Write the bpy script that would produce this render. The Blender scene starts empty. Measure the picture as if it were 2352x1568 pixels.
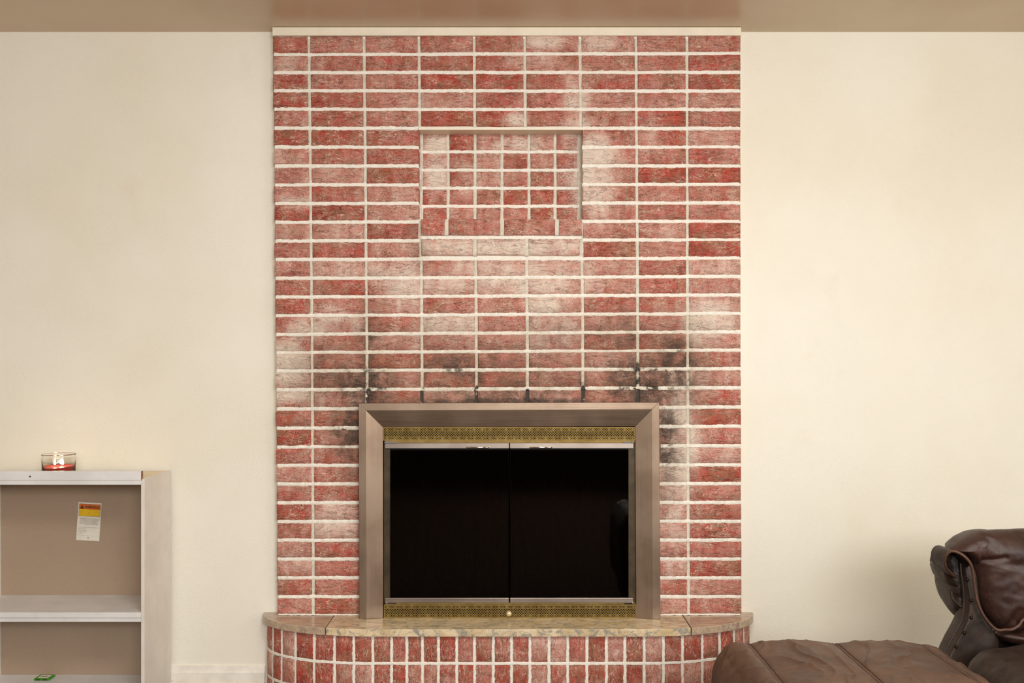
import bpy, bmesh, math, random
from mathutils import Vector, noise, Matrix
random.seed(7)
sc = bpy.context.scene
C = sc.collection
R = math.radians

# ------------------------------------------------------------------ camera
F = 2232.0            # focal length in pixels of the 2352 px wide frame
CH = 1.22             # camera height
CY = -3.6             # camera distance from the back wall plane (Y = 0)
PX0, PY0 = 1176.0, 830.0
cam_d = bpy.data.cameras.new('camera')
cam = bpy.data.objects.new('camera', cam_d); C.objects.link(cam)
cam.location = (0, CY, CH); cam.rotation_euler = (R(90), 0, 0)
cam_d.sensor_width = 36.0; cam_d.lens = 36.0 * F / 2352.0
cam_d.shift_y = 46.0 / 2352.0
cam_d.clip_start = 0.05
sc.camera = cam
# ------------------------------------------------------------------ light
sc.view_settings.view_transform = 'Standard'
sc.view_settings.look = 'None'
sc.view_settings.exposure = 0.27
sc.view_settings.gamma = 1.0
sc.view_settings.use_curve_mapping = False
w = bpy.data.worlds.new('room_air'); sc.world = w; w.use_nodes = True
w.node_tree.nodes['Background'].inputs[0].default_value = (1.0, 0.985, 0.96, 1)
w.node_tree.nodes['Background'].inputs[1].default_value = 0.40
def area(name, loc, target, sx, sy, power, col):
    l = bpy.data.lights.new(name, 'AREA'); l.shape = 'RECTANGLE'; l.size = sx; l.size_y = sy
    l.energy = power; l.color = col
    o = bpy.data.objects.new(name, l); C.objects.link(o); o.location = loc
    o.rotation_euler = (Vector(target) - Vector(loc)).to_track_quat('-Z', 'Y').to_euler()
    return o
area('window_light', (0.7, -5.6, 1.95), (0.1, 0, 1.20), 1.9, 0.8, 105, (1.0, 0.995, 0.985))
area('side_window_light', (2.75, -3.3, 1.5), (-0.2, 0, 1.2), 1.3, 1.3, 20, (1.0, 0.98, 0.95))
area('added_overhead_light', (0.35, -2.5, 2.40), (0.35, -2.0, 0), 0.8, 0.8, 48, (1.0, 0.98, 0.95))  # unseen overhead light, added to cast top-down shadows under the shelves

# ------------------------------------------------------------------ helpers
def X(px, d): return (px - PX0) * d / F
def Z(py, d): return CH - (py - PY0) * d / F
def W(px, py, d): return Vector((X(px, d), CY + d, Z(py, d)))
def lin(c):
    return tuple(((v/255.0)/12.92 if v/255.0 <= 0.04045 else ((v/255.0+0.055)/1.055)**2.4) for v in c) + (1.0,)
def interp(tab, v):
    if v <= tab[0][0]: a, b = tab[0], tab[1]
    elif v >= tab[-1][0]: a, b = tab[-2], tab[-1]
    else:
        for a, b in zip(tab, tab[1:]):
            if a[0] <= v <= b[0]: break
    return a[1] + (b[1]-a[1]) * (v-a[0]) / (b[0]-a[0])

class MB:
    def __init__(s): s.v = []; s.f = []; s.m = []
    def box(s, x0, x1, y0, y1, z0, z1, m=0):
        b = len(s.v)
        s.v += [(x, y, z) for z in (z0, z1) for y in (y0, y1) for x in (x0, x1)]
        s.f += [tuple(b+i for i in q) for q in ((0,2,3,1),(4,5,7,6),(0,1,5,4),(2,6,7,3),(0,4,6,2),(1,3,7,5))]
        s.m += [m]*6
    def quadgrid(s, rows, m=0, closed=False):
        b = len(s.v); n = len(rows[0])
        for r in rows: s.v += [tuple(p) for p in r]
        for i in range(len(rows)-1):
            for j in range(n if closed else n-1):
                k = (j+1) % n
                s.f.append((b+i*n+j, b+i*n+k, b+(i+1)*n+k, b+(i+1)*n+j)); s.m.append(m)
    def fan(s, ring, c, m=0, flip=False):
        b = len(s.v); s.v += [tuple(p) for p in ring] + [tuple(c)]; n = len(ring)
        for j in range(n):
            q = (b+j, b+(j+1) % n, b+n)
            s.f.append(q[::-1] if flip else q); s.m.append(m)
    def tube(s, pts, r, n=8, m=0):
        pts = [Vector(p) for p in pts]; rows = []
        up = Vector((0, 1, 0.01)).normalized()
        for i, p in enumerate(pts):
            t = (pts[min(i+1, len(pts)-1)] - pts[max(i-1, 0)]).normalized()
            a = t.cross(up)
            if a.length < 1e-4: a = t.cross(Vector((1, 0, 0)))
            a.normalize(); b_ = a.cross(t)
            rr = r[i] if isinstance(r, (list, tuple)) else r
            rows.append([p + (a*math.cos(2*math.pi*k/n) + b_*math.sin(2*math.pi*k/n))*rr for k in range(n)])
        s.quadgrid(rows, m, closed=True)
        s.fan(rows[0], pts[0], m); s.fan(rows[-1], pts[-1], m, True)
    def lathe(s, prof, c=(0, 0, 0), n=40, m=0, tilt=None):
        rows = []
        for r_, z in prof:
            rows.append([(c[0]+r_*math.cos(2*math.pi*k/n), c[1]+r_*math.sin(2*math.pi*k/n),
                          c[2]+z+(tilt(r_*math.cos(2*math.pi*k/n)) if tilt else 0)) for k in range(n)])
        s.quadgrid(rows, m, closed=True)
    def build(s, name, mats, parent=None, smooth=False, bevel=0, weld=False, seg=2):
        me = bpy.data.meshes.new(name); me.from_pydata(s.v, [], s.f); me.update()
        if not isinstance(mats, (list, tuple)): mats = [mats]
        for m in mats: me.materials.append(m)
        for p, mi in zip(me.polygons, s.m): p.material_index = mi
        bm = bmesh.new(); bm.from_mesh(me)
        if weld: bmesh.ops.remove_doubles(bm, verts=bm.verts, dist=1e-5)
        bmesh.ops.recalc_face_normals(bm, faces=bm.faces)
        bm.to_mesh(me); bm.free()
        if smooth:
            for p in me.polygons: p.use_smooth = True
        o = bpy.data.objects.new(name, me); C.objects.link(o)
        if bevel:
            b = o.modifiers.new('bevel', 'BEVEL'); b.width = bevel; b.segments = seg; b.limit_method = 'ANGLE'
        if parent is not None: put(o, parent)
        return o
def put(o, parent):
    o.parent = parent
    # parents are Empties or parts; keep world placement
    pw = world_loc(parent)
    o.location = Vector(o.location) - pw
def world_loc(o):
    l = Vector((0, 0, 0))
    while o is not None: l += Vector(o.location); o = o.parent
    return l
def thing(name, label, cat, loc, group=None):
    o = bpy.data.objects.new(name, None); C.objects.link(o); o.location = loc
    o.empty_display_size = 0.05
    o['label'] = label; o['category'] = cat
    if group: o['group'] = group
    return o
def tag(o, label, cat, group=None):
    o['label'] = label; o['category'] = cat
    if group: o['group'] = group
    return o

# ------------------------------------------------------------------ node helper
class NT:
    def __init__(s, name):
        s.mat = bpy.data.materials.new(name); s.mat.use_nodes = True
        s.t = s.mat.node_tree; s.n = s.t.nodes; s.b = s.n['Principled BSDF']
    def lk(s, a, b): s.t.links.new(a, b)
    def node(s, typ, **kw):
        n = s.n.new(typ)
        for k, v in kw.items(): setattr(n, k, v)
        return n
    def set(s, inp, v):
        if hasattr(v, 'is_output') or isinstance(v, bpy.types.NodeSocket): s.lk(v, inp)
        else: inp.default_value = v
    def math(s, op, a, b=0.0, c=0.0, clamp=False):
        n = s.node('ShaderNodeMath', operation=op, use_clamp=clamp)
        s.set(n.inputs[0], a); s.set(n.inputs[1], b); s.set(n.inputs[2], c); return n.outputs[0]
    def vmath(s, op, a, b=(0, 0, 0), out=0):
        n = s.node('ShaderNodeVectorMath', operation=op)
        s.set(n.inputs[0], a); s.set(n.inputs[1], b); return n.outputs[out]
    def pos(s): return s.node('ShaderNodeNewGeometry').outputs['Position']
    def obj(s): return s.node('ShaderNodeTexCoord').outputs['Object']
    def rnd(s): return s.node('ShaderNodeObjectInfo').outputs['Random']
    def attr(s, name):
        n = s.node('ShaderNodeAttribute', attribute_type='OBJECT', attribute_name='["%s"]' % name); return n.outputs['Fac']
    def noise(s, vec, scale, detail=4, rough=0.55, dist=0.0):
        n = s.node('ShaderNodeTexNoise'); s.set(n.inputs['Vector'], vec)
        n.inputs['Scale'].default_value = scale; n.inputs['Detail'].default_value = detail
        n.inputs['Roughness'].default_value = rough; n.inputs['Distortion'].default_value = dist
        return n.outputs['Fac']
    def vor(s, vec, scale, feature='F1', out='Distance'):
        n = s.node('ShaderNodeTexVoronoi', feature=feature); s.set(n.inputs['Vector'], vec)
        n.inputs['Scale'].default_value = scale; return n.outputs[out]
    def ramp(s, v, a, b, c=0.0, d=1.0, smooth=True):
        n = s.node('ShaderNodeMapRange', interpolation_type='SMOOTHSTEP' if smooth else 'LINEAR')
        s.set(n.inputs[0], v); s.set(n.inputs[1], a); s.set(n.inputs[2], b); s.set(n.inputs[3], c); s.set(n.inputs[4], d)
        return n.outputs[0]
    def mix(s, f, a, b, mode='MIX'):
        n = s.node('ShaderNodeMix', data_type='RGBA', blend_type=mode)
        s.set(n.inputs[0], f); s.set(n.inputs[6], a); s.set(n.inputs[7], b); return n.outputs[2]
    def bump(s, h, strength, dist=0.002, prev=None):
        n = s.node('ShaderNodeBump'); n.inputs['Strength'].default_value = strength
        n.inputs['Distance'].default_value = dist; s.lk(h, n.inputs['Height'])
        if prev is not None: s.lk(prev, n.inputs['Normal'])
        return n.outputs[0]
    def out(s, col=None, rough=None, nrm=None, **kw):
        if col is not None: s.set(s.b.inputs['Base Color'], col)
        if rough is not None: s.set(s.b.inputs['Roughness'], rough)
        if nrm is not None: s.lk(nrm, s.b.inputs['Normal'])
        for k, v in kw.items(): s.set(s.b.inputs[k.replace('_', ' ')], v)
        return s.mat
    def blobs(s, p, lst, d):
        """sum of soft elliptic stains on the chimney face: (px, py, rx, ry, strength)"""
        acc = None
        for (px, py, rx, ry, st) in lst:
            c = (X(px, d), 0, Z(py, d)); k = (F/(rx*d), 0, F/(ry*d))
            v = s.vmath('MULTIPLY', s.vmath('SUBTRACT', p, c), k)
            l = s.vmath('LENGTH', v, out=1)
            g = s.ramp(l, 1.45, 0.10, 0.0, st)
            acc = g if acc is None else s.math('MAXIMUM', acc, g)
        return acc

SOOT = [(838,885,115,90,1.0),(800,985,60,95,1.0),(805,1060,35,80,.6),(1168,925,352,20,1.1),(1168,900,370,75,.75),(750,860,100,110,.7),
        (1150,850,380,120,.62),(1480,880,150,115,1.0),(1550,845,95,130,.95),(1528,1010,46,150,1.0),(1050,842,110,50,.9),(1520,1130,30,70,.6),
        (845,790,50,110,.8),(1430,780,130,80,.75),(1280,770,140,60,.55),(1010,780,120,50,.5),(1095,880,40,60,.8),(968,850,26,70,.7),(1213,880,22,60,.7),(1338,880,24,60,.8),(1465,890,20,110,1.2),(960,575,26,50,.55),(950,530,24,34,.5)]
WASH = [(1255,95,65,26,.8),(1225,135,80,30,.45),(1185,275,38,24,1.0),(1320,230,40,70,.6),(1320,285,50,25,.7),(1365,95,60,30,.4),
        (1365,350,55,60,.95),(1370,440,60,90,.75),(1350,400,30,120,.85),(1490,300,40,60,.5),(655,835,75,75,1.1),(690,765,60,40,.7),
        (1150,568,230,26,.5),(1150,620,210,40,.5),(1270,655,90,40,.75),(1030,650,80,30,.5),(1000,325,30,26,1.0),
        (1190,325,50,26,.7),(995,400,34,60,.7),(1070,405,30,50,.5),(1560,1000,50,170,.8),(672,905,50,22,.7),(1630,715,60,40,.6),
        (930,660,50,60,.55),(1600,740,100,60,.5),(760,715,60,30,.4),(780,820,60,40,.3),(680,470,50,22,.5),(770,1180,60,60,.5),(1550,1200,40,120,.5),
        (1250,700,60,30,.6),(680,1300,50,30,.4),(1170,760,300,60,.3),(890,640,40,30,.3)]

def brick_material(name, vertical, stains):
    s = NT(name); p = s.pos()
    off = s.vmath('MULTIPLY', s.node('ShaderNodeCombineXYZ').outputs[0], (0, 0, 0))
    cx = s.node('ShaderNodeCombineXYZ'); r = s.rnd()
    s.set(cx.inputs[0], s.math('MULTIPLY', r, 37.0)); s.set(cx.inputs[1], s.math('MULTIPLY', r, 91.0)); s.set(cx.inputs[2], s.math('MULTIPLY', r, 53.0))
    q = s.vmath('ADD', p, cx.outputs[0])
    st = s.vmath('MULTIPLY', q, (2.4, 1, .8) if vertical else (.75, 1, 2.2))
    n1 = s.noise(st, 13, 5, .6, .6)
    n2 = s.noise(q, 15, 4, .6, .8)
    n3 = s.noise(st, 60, 6, .7, .4)
    n4 = s.noise(p, 5.5, 3, .5)
    fine = s.noise(q, 330, 3, .7)
    # clay colour
    red = s.mix(s.ramp(n1, .38, .62), lin((184, 62, 44)), lin((156, 64, 48)))
    red = s.mix(s.ramp(s.math('FRACT', s.math('MULTIPLY', r, 7.31)), 0.0, 1.0, 0.0, .5), red, lin((178, 94, 74)))
    tan = s.mix(s.ramp(n3, .35, .65), lin((168, 118, 82)), lin((140, 92, 66)))
    tanf = s.math('MULTIPLY', s.ramp(n2, .42, .60), s.ramp(n3, .32, .58))
    col = s.mix(s.math('MULTIPLY', tanf, .85), red, tan)
    # whitewash haze
    blob = s.blobs(p, WASH, 3.55) if stains else s.math('MULTIPLY', n4, 0.0)
    base = s.math('MULTIPLY', s.attr('wash'), 1.0)
    amt = s.math('ADD', s.math('ADD', base, blob), .24)
    wst = s.vmath('MULTIPLY', s.vmath('ADD', q, (5, 3, 1)), (.5, 1, 1.1) if vertical else (1.1, 1, .45))
    wn = s.math('ADD', s.math('ADD', s.math('MULTIPLY', s.noise(wst, 17, 4, .6, .8), .45), s.math('MULTIPLY', s.noise(s.vmath('ADD', st, (5, 3, 1)), 40, 6, .7, .6), .30)), s.math('MULTIPLY', fine, .25))
    haze = s.ramp(s.math('ADD', wn, s.math('MULTIPLY', amt, .36)), .47, .80)
    pink = s.mix(s.ramp(n3, .3, .7), lin((208, 148, 134)), lin((214, 166, 152)))
    col = s.mix(s.math('MULTIPLY', haze, .80), col, pink)
    haze2 = s.ramp(s.math('ADD', wn, s.math('MULTIPLY', amt, .42)), .68, .98)
    col = s.mix(s.math('MULTIPLY', haze2, .95), col, lin((232, 214, 196)))
    # folded-clay ridges : thin pale lines and shadow creases
    warp = s.noise(s.vmath('ADD', st, (1.7, 0, 0)), 26, 4, .6, 1.6)
    ridge = s.math('ABSOLUTE', s.math('SUBTRACT', warp, .5))
    gate = s.ramp(s.noise(q, 22, 2), .44, .56)
    line = s.math('MULTIPLY', s.ramp(ridge, .030, .002), gate)
    warp2 = s.noise(s.vmath('ADD', st, (7.7, 2, 4)), 10, 5, .60, 2.0)
    ridge2 = s.math('ABSOLUTE', s.math('SUBTRACT', warp2, .5))
    line2 = s.math('MULTIPLY', s.ramp(ridge2, .011, .001), s.ramp(s.noise(q, 14, 2), .50, .60))
    col = s.mix(s.math('MULTIPLY', line, .72), col, lin((240, 212, 190)))
    col = s.mix(s.math('MULTIPLY', s.math('MULTIPLY', line2, .45), s.math('SUBTRACT', 1.0, s.math('MULTIPLY', haze2, .8))), col, lin((104, 70, 56)))
    # grains of paint caught on the texture
    spk = s.ramp(s.noise(s.vmath('ADD', q, (9, 9, 9)), 420, 2, .6), .56, .68)
    spk = s.math('MULTIPLY', spk, s.ramp(s.math('ADD', wn, s.math('MULTIPLY', amt, .3)), .42, .70, .2, .95))
    col = s.mix(spk, col, lin((234, 214, 190)))
    if stains:
        so = s.blobs(p, SOOT, 3.55)
        sn = s.math('ADD', s.math('MULTIPLY', s.noise(p, 20, 5, .65), .7), s.math('MULTIPLY', s.noise(q, 300, 3, .7), .3))
        sf = s.math('MULTIPLY', so, s.ramp(sn, .36, .58, .55, 1.05), clamp=True)
        col = s.mix(s.math('MULTIPLY', sf, .82, clamp=True), col, lin((130, 102, 82)))
        col = s.mix(s.math('MULTIPLY', s.ramp(s.math('ADD', sf, s.math('MULTIPLY', sn, .5)), .70, 1.35), .80), col, lin((62, 51, 44)))
    h = s.math('ADD', s.math('MULTIPLY', n3, .6), s.math('MULTIPLY', s.ramp(warp, .46, .54), .30))
    h = s.math('ADD', h, s.math('MULTIPLY', s.ramp(warp2, .488, .512), 1.0))
    h = s.math('ADD', h, s.math('MULTIPLY', s.noise(q, 55, 3, .55), 1.1))
    h = s.math('ADD', h, s.math('MULTIPLY', fine, .22))
    return s.out(col, .62, s.bump(h, .85, .0032), Specular_IOR_Level=.4)

JOINTS = [(x, 914, 9, 34, 2.2) for x in (846, 970, 1095, 1212.5, 1339.5, 1466)] + [(846,870,8,50,1.0),(1466,850,9,80,1.0),(640,60,1,1,0)]
def mortar_material(name, ca, cb):
    s = NT(name); p = s.pos()
    n = s.noise(p, 60, 5, .7)
    col = s.mix(s.ramp(n, .3, .7), lin(ca), lin(cb))
    so = s.blobs(p, SOOT + JOINTS, 3.55)
    sf = s.math('MULTIPLY', so, s.ramp(s.noise(p, 22, 5, .65), .34, .6, .3, 1.0), clamp=True)
    col = s.mix(s.math('MULTIPLY', sf, .6), col, lin((176, 156, 122)))
    col = s.mix(s.math('MULTIPLY', s.ramp(sf, .66, 1.0), .95), col, lin((34, 28, 24)))
    h = s.math('ADD', s.noise(p, 260, 4, .7), s.math('MULTIPLY', n, .6))
    return s.out(col, .75, s.bump(h, .6, .002))

def plain(name, c, rough=.5, noise_amt=.06, scale=30, bump=.1, metal=0.0, bscale=200, **kw):
    s = NT(name); p = s.pos(); n = s.noise(p, scale, 5, .6)
    c1 = lin(tuple(min(255, v*(1+noise_amt)) for v in c)); c2 = lin(tuple(v*(1-noise_amt) for v in c))
    col = s.mix(s.ramp(n, .3, .7), c1, c2)
    nb = s.bump(s.noise(p, bscale, 4, .6), bump, .001)
    return s.out(col, rough, nb, Metallic=metal, **kw)

M = {}
M['brick'] = brick_material('brick_red', False, True)
M['brick_v'] = brick_material('brick_hearth', True, False)
M['mortar'] = mortar_material('mortar_cream', (252, 247, 236), (238, 230, 214))
M['mortar_g'] = mortar_material('mortar_grey', (232, 226, 208), (206, 200, 182))

# painted textured wall
s = NT('wall_paint'); p = s.pos()
big = s.noise(p, 1.3, 3, .5)
col = s.mix(s.ramp(big, .35, .7), lin((243, 238, 224)), lin((237, 230, 211)))
grime = s.ramp(s.noise(s.vmath('ADD', p, (4, 0, 2)), 3.2, 4, .6), .60, .85, 0, .35)
col = s.mix(grime, col, lin((218, 200, 168)))
spots = s.ramp(s.vor(p, 3.1), .018, .008)
col = s.mix(s.math('MULTIPLY', spots, .5), col, lin((150, 130, 110)))
b1 = s.noise(p, 95, 5, .6, .6); b2 = s.ramp(s.noise(s.vmath('ADD', p, (3, 3, 3)), 190, 3, .5, .5), .42, .62)
var = s.ramp(s.noise(p, 4.5, 2), .35, .65, .35, 1.0)
h = s.math('MULTIPLY', s.math('ADD', b1, s.math('MULTIPLY', b2, .5)), var)
M['wall'] = s.out(col, .55, s.bump(h, .38, .0020), Specular_IOR_Level=.35)

s = NT('ceiling_paint'); p = s.pos()
col = s.mix(s.ramp(s.noise(p, 2.2, 3, .5), .35, .7), lin((214, 192, 162)), lin((206, 182, 150)))
# strip along the left wall joint where the paint was cut in a lighter coat
sep = s.node('ShaderNodeSeparateXYZ'); s.lk(p, sep.inputs[0])
edge = s.math('ADD', sep.outputs[1], s.math('MULTIPLY', s.noise(p, 9, 4, .6), .075))
ex = s.ramp(s.math('ADD', sep.outputs[0], s.math('MULTIPLY', s.noise(p, 5, 3), .1)), -.86, -.90, 0, 1)
cut = s.math('MULTIPLY', s.ramp(edge, -.050, -.046), ex)
gap = s.math('MULTIPLY', s.ramp(sep.outputs[0], -1.78, -1.76), s.ramp(sep.outputs[0], -1.60, -1.58, 1, 0))
cut = s.math('MULTIPLY', cut, s.math('SUBTRACT', 1.0, gap))
col = s.mix(s.math('MULTIPLY', cut, .7), col, lin((214, 184, 158)))
M['ceiling'] = s.out(col, .30, s.bump(s.math('ADD', s.noise(p, 110, 4, .6), s.math('MULTIPLY', s.noise(p, 18, 3), .6)), .10, .002), Specular_IOR_Level=.6)

s = NT('carpet'); p = s.pos()
col = s.mix(s.ramp(s.noise(p, 30, 5, .7), .35, .65), lin((112, 86, 68)), lin((72, 52, 40)))
M['carpet'] = s.out(col, .95, s.bump(s.noise(p, 200, 5, .8), .8, .006), Specular_IOR_Level=.1)

M['trim'] = plain('trim_paint', (238, 228, 206), .45, .02, 12, .15)
M['base'] = plain('baseboard_paint', (238, 232, 220), .4, .04, 14, .2)

# brushed bronze steel
def brushed(name, c1, c2, rough, axis):
    s = NT(name); p = s.pos()
    k = (3, 3, 900) if axis == 'x' else (900, 3, 3)
    n = s.noise(s.vmath('MULTIPLY', p, k), 1.0, 4, .6)
    big = s.noise(p, 7, 3, .5)
    col = s.mix(s.ramp(big, .3, .7), lin(c1), lin(c2))
    rr = s.ramp(n, .3, .7, rough-.05, rough+.08)
    return s.out(col, rr, s.bump(n, .03, .0004), Metallic=1.0)
M['steel_h'] = brushed('brushed_steel_across', (154, 134, 116), (134, 114, 96), .45, 'x')
M['steel_v'] = brushed('brushed_steel_upright', (154, 134, 116), (134, 114, 96), .45, 'z')
M['door_steel'] = brushed('door_bar_steel', (170, 157, 147), (150, 137, 127), .38, 'x')
s = NT('brass'); p = s.pos()
col = s.mix(s.ramp(s.noise(p, 25, 5, .6), .3, .7), lin((164, 138, 80)), lin((140, 114, 60)))
M['brass'] = s.out(col, .58, s.bump(s.noise(p, 120, 4), .15, .001), Metallic=.7)
M['brass_dull'] = plain('aged_brass', (74, 60, 40), .5, .15, 20, .2, metal=.4)
M['knob'] = plain('polished_knob', (240, 218, 172), .22, .05, 20, .02, metal=.55)
M['chrome'] = plain('chrome', (235, 230, 226), .12, .02, 20, .02, metal=1.0)
M['black'] = plain('soot_black', (14, 12, 10), .9, .3, 30, .4, Specular_IOR_Level=.1)
M['mesh'] = plain('screen_mesh', (30, 26, 22), .7, .3, 300, .8, bscale=900, metal=.5)
s = NT('smoked_glass')
M['glass'] = s.out(lin((95, 90, 85)), .015, None, Transmission_Weight=1.0, IOR=1.38)
s = NT('jar_glass')
M['jar'] = s.out((.97, .97, .95, 1), .01, None, Transmission_Weight=1.0, IOR=1.35)

# granite
def granite(name, a, b, c, vein):
    s = NT(name); p = s.pos()
    st = s.vmath('MULTIPLY', p, (1.0, 2.6, 1.4))
    n1 = s.noise(st, 9, 6, .62, 1.2); n2 = s.noise(s.vmath('ADD', st, (3, 1, 2)), 26, 7, .7, .8)
    col = s.mix(s.ramp(n1, .35, .65), lin(a), lin(b))
    col = s.mix(s.math('MULTIPLY', s.ramp(n2, .48, .62), .9), col, lin(c))
    v = s.ramp(s.math('ABSOLUTE', s.math('SUBTRACT', s.noise(s.vmath('ADD', st, (8, 8, 8)), 9, 5, .6, 1.8), .5)), .02, .002)
    col = s.mix(s.math('MULTIPLY', v, .30), col, lin(vein))
    grain = s.noise(p, 260, 4, .7)
    col = s.mix(s.ramp(grain, .58, .75, 0, .4), col, lin(vein))
    return s.out(col, .20, s.bump(grain, .10, .001), Specular_IOR_Level=.5)
M['granite'] = granite('granite_gold', (232, 212, 178), (210, 184, 140), (146, 144, 134), (96, 96, 92))
M['granite_p'] = granite('granite_rose', (196, 172, 144), (168, 144, 130), (206, 186, 156), (116, 104, 98))

# bookcase
M['melamine'] = plain('white_melamine', (228, 226, 224), .32, .03, 8, .05)
M['melamine_b'] = plain('melamine_side', (226, 218, 208), .38, .03, 8, .05)
M['raw_top'] = plain('yellowed_top', (232, 212, 174), .45, .05, 10, .1)
M['hardboard'] = plain('brown_hardboard', (164, 142, 121), .7, .03, 500, .25)
M['chip'] = plain('raw_chipboard', (150, 104, 66), .8, .15, 120, .3)
M['paper'] = plain('paper', (226, 220, 206), .6, .02, 20, .02)
M['orange'] = plain('orange_ink', (214, 104, 26), .5, .05, 20, .02)
M['yellow'] = plain('yellow_ink', (236, 196, 22), .5, .04, 20, .02)
M['ink'] = plain('black_ink', (34, 22, 18), .5, .1, 20, .02)
M['grey_ink'] = plain('grey_print', (172, 164, 152), .6, .1, 20, .02)
M['amber_ink'] = plain('amber_print', (222, 168, 22), .6, .1, 20, .02)
s = NT('red_wax'); M['wax'] = s.out(lin((172, 14, 10)), .3, None, Subsurface_Weight=.3, Subsurface_Radius=(.02, .004, .002))
s = NT('flame')
s.b.inputs['Emission Color'].default_value = (1.0, .82, .50, 1); s.b.inputs['Emission Strength'].default_value = 30
M['flame'] = s.mat
s = NT('green_plastic'); M['green'] = s.out(lin((70, 170, 20)), .25, None, Transmission_Weight=.35, IOR=1.45)
M['green_dark'] = plain('green_plastic_dark', (40, 70, 12), .3, .2, 60, .02)
M['screw'] = plain('dark_screw', (70, 60, 50), .5, .1, 40, .1, metal=.6)

# leather
def leather(name, a, b, worn, rough, scale=1.0):
    s = NT(name); p = s.pos()
    n = s.noise(p, 7*scale, 5, .62, .5); n2 = s.noise(s.vmath('ADD', p, (2, 5, 1)), 24*scale, 6, .7, .4)
    col = s.mix(s.ramp(n, .32, .68), lin(a), lin(b))
    col = s.mix(s.ramp(n2, .52, .78, 0, .55), col, lin(worn))
    scr = s.ramp(s.math('ABSOLUTE', s.math('SUBTRACT', s.noise(s.vmath('MULTIPLY', p, (3, 3, 1.2)), 20, 4, .6, 2.0), .5)), .012, .001, 0, .50)
    col = s.mix(scr, col, lin(worn))
    crack = s.vor(s.vmath('ADD', p, s.vmath('MULTIPLY', s.node('ShaderNodeTexNoise').outputs['Color'], (.01, .01, .01))), 620, 'DISTANCE_TO_EDGE')
    h = s.math('ADD', s.ramp(crack, 0, .25, 0, .35), s.math('MULTIPLY', s.noise(p, 30, 5, .6, .8), 1.6))
    rr = s.ramp(n2, .3, .7, rough-.08, rough+.12)
    return s.out(col, rr, s.bump(h, .22, .003), Specular_IOR_Level=.5)
M['lea_light'] = leather('leather_light_brown', (94, 66, 48), (70, 48, 34), (114, 86, 66), .52)
M['lea_dark'] = leather('leather_oxblood', (58, 32, 24), (40, 23, 18), (88, 60, 42), .44)
M['lea_mid'] = leather('leather_brown', (48, 33, 24), (34, 24, 18), (78, 58, 40), .46)
M['piping'] = leather('leather_piping', (80, 48, 32), (50, 32, 24), (104, 66, 42), .42)
M['thread'] = plain('thread', (78, 54, 40), .8, .1, 60, .2)
M['nail'] = plain('antique_nail', (58, 45, 33), .38, .15, 60, .1, metal=.9)
M['wood_dark'] = plain('dark_wood_foot', (50, 34, 24), .4, .2, 20, .1)

# ------------------------------------------------------------------ room
XL, XR, YF, ZC = -3.0, 2.9, -10.0, Z(73.5, 3.6)
def struct(o): o['kind'] = 'structure'; return o
CD = 3.55                                    # camera distance of the brick face
CXL, CXR = X(640, CD), X(1695, CD)
m = MB(); m.box(XL, XR, YF, .45, -.1, 0); struct(m.build('floor', M['carpet']))
m = MB(); m.box(XL, XR, YF, .45, ZC, ZC+.1); struct(m.build('ceiling', M['ceiling']))
m = MB(); m.box(XL, CXL, 0, .12, 0, ZC); m.box(CXR, XR, 0, .12, 0, ZC); struct(m.build('wall_back', M['wall']))
m = MB(); m.box(XL-.1, XL, YF, .12, 0, ZC); struct(m.build('wall_left', M['wall']))
m = MB(); m.box(XR, XR+.1, YF, .12, 0, ZC); struct(m.build('wall_right', M['wall']))
# baseboards
def baseboard(name, x0, x1):
    prof = [(0, Z(1527, 3.6)), (-.007, Z(1528, 3.6)), (-.010, Z(1538, 3.6)), (-.011, Z(1540.5, 3.6)), (-.0135, Z(1541.5, 3.6)),
            (-.0145, Z(1559, 3.6)), (-.009, Z(1560.0, 3.6)), (-.009, Z(1562, 3.6)), (-.020, Z(1563, 3.6)), (-.022, .004), (0, .004)]
    m = MB(); m.quadgrid([[(x, y, z) for y, z in prof] for x in (x0, x1)])
    m.f.append(tuple(range(len(prof)))); m.m.append(0); m.f.append(tuple(range(len(prof), 2*len(prof)))); m.m.append(0)
    struct(m.build(name, M['base'], bevel=.0008))
baseboard('baseboard_left', XL, X(611, 3.6)-.002)
baseboard('baseboard_right', X(1733, 3.6), XR)

# ------------------------------------------------------------------ chimney breast
chim = thing('brick_fireplace', 'floor-to-ceiling red brick fireplace front with whitewash, soot stains and a shallow brick niche', 'fireplace', (0, -.05, .293))
FY = CY + CD
ROWL = [(0,86),(1,127.5),(2,169),(3,211),(4,254),(5,298),(6,341),(7,385),(15,728),(16,771),(17,812),(18,855),(19,898.5),(20,943.6),(21,987),(22,1029.6),(23,1072),(29,1330.6),(30,1374)]
ROWR = [(0,83),(1,126),(2,169),(3,212),(4,254.5),(5,298.5),(6,341),(7,384),(15,723),(16,765),(17,807),(18,850.5),(19,895),(20,939),(21,983),(22,1028),(23,1071),(29,1330.5),(30,1374)]
JT = [[(100,626.5),(750,632),(1390,637)], [(100,709),(750,716),(1390,719)], [(100,836),(750,842),(1390,845)], [(100,962),(750,968.6),(1390,971)],
      [(100,1089),(750,1093.6),(1390,1096)], [(100,1205),(750,1211),(1390,1213)], [(100,1332),(750,1338.6),(1390,1341)],
      [(100,1461),(750,1465),(1390,1467)], [(100,1578),(750,1579.6),(1390,1582)], [(100,1701),(750,1701.5),(1390,1703)]]
def rowtop(k, px): 
    a, b = interp(ROWL, k), interp(ROWR, k); return a + (b-a) * (px-700)/(1640-700)
BH = 35.9      # brick height in px at the face
def jx(j, y): return interp(JT[j], y)

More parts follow.
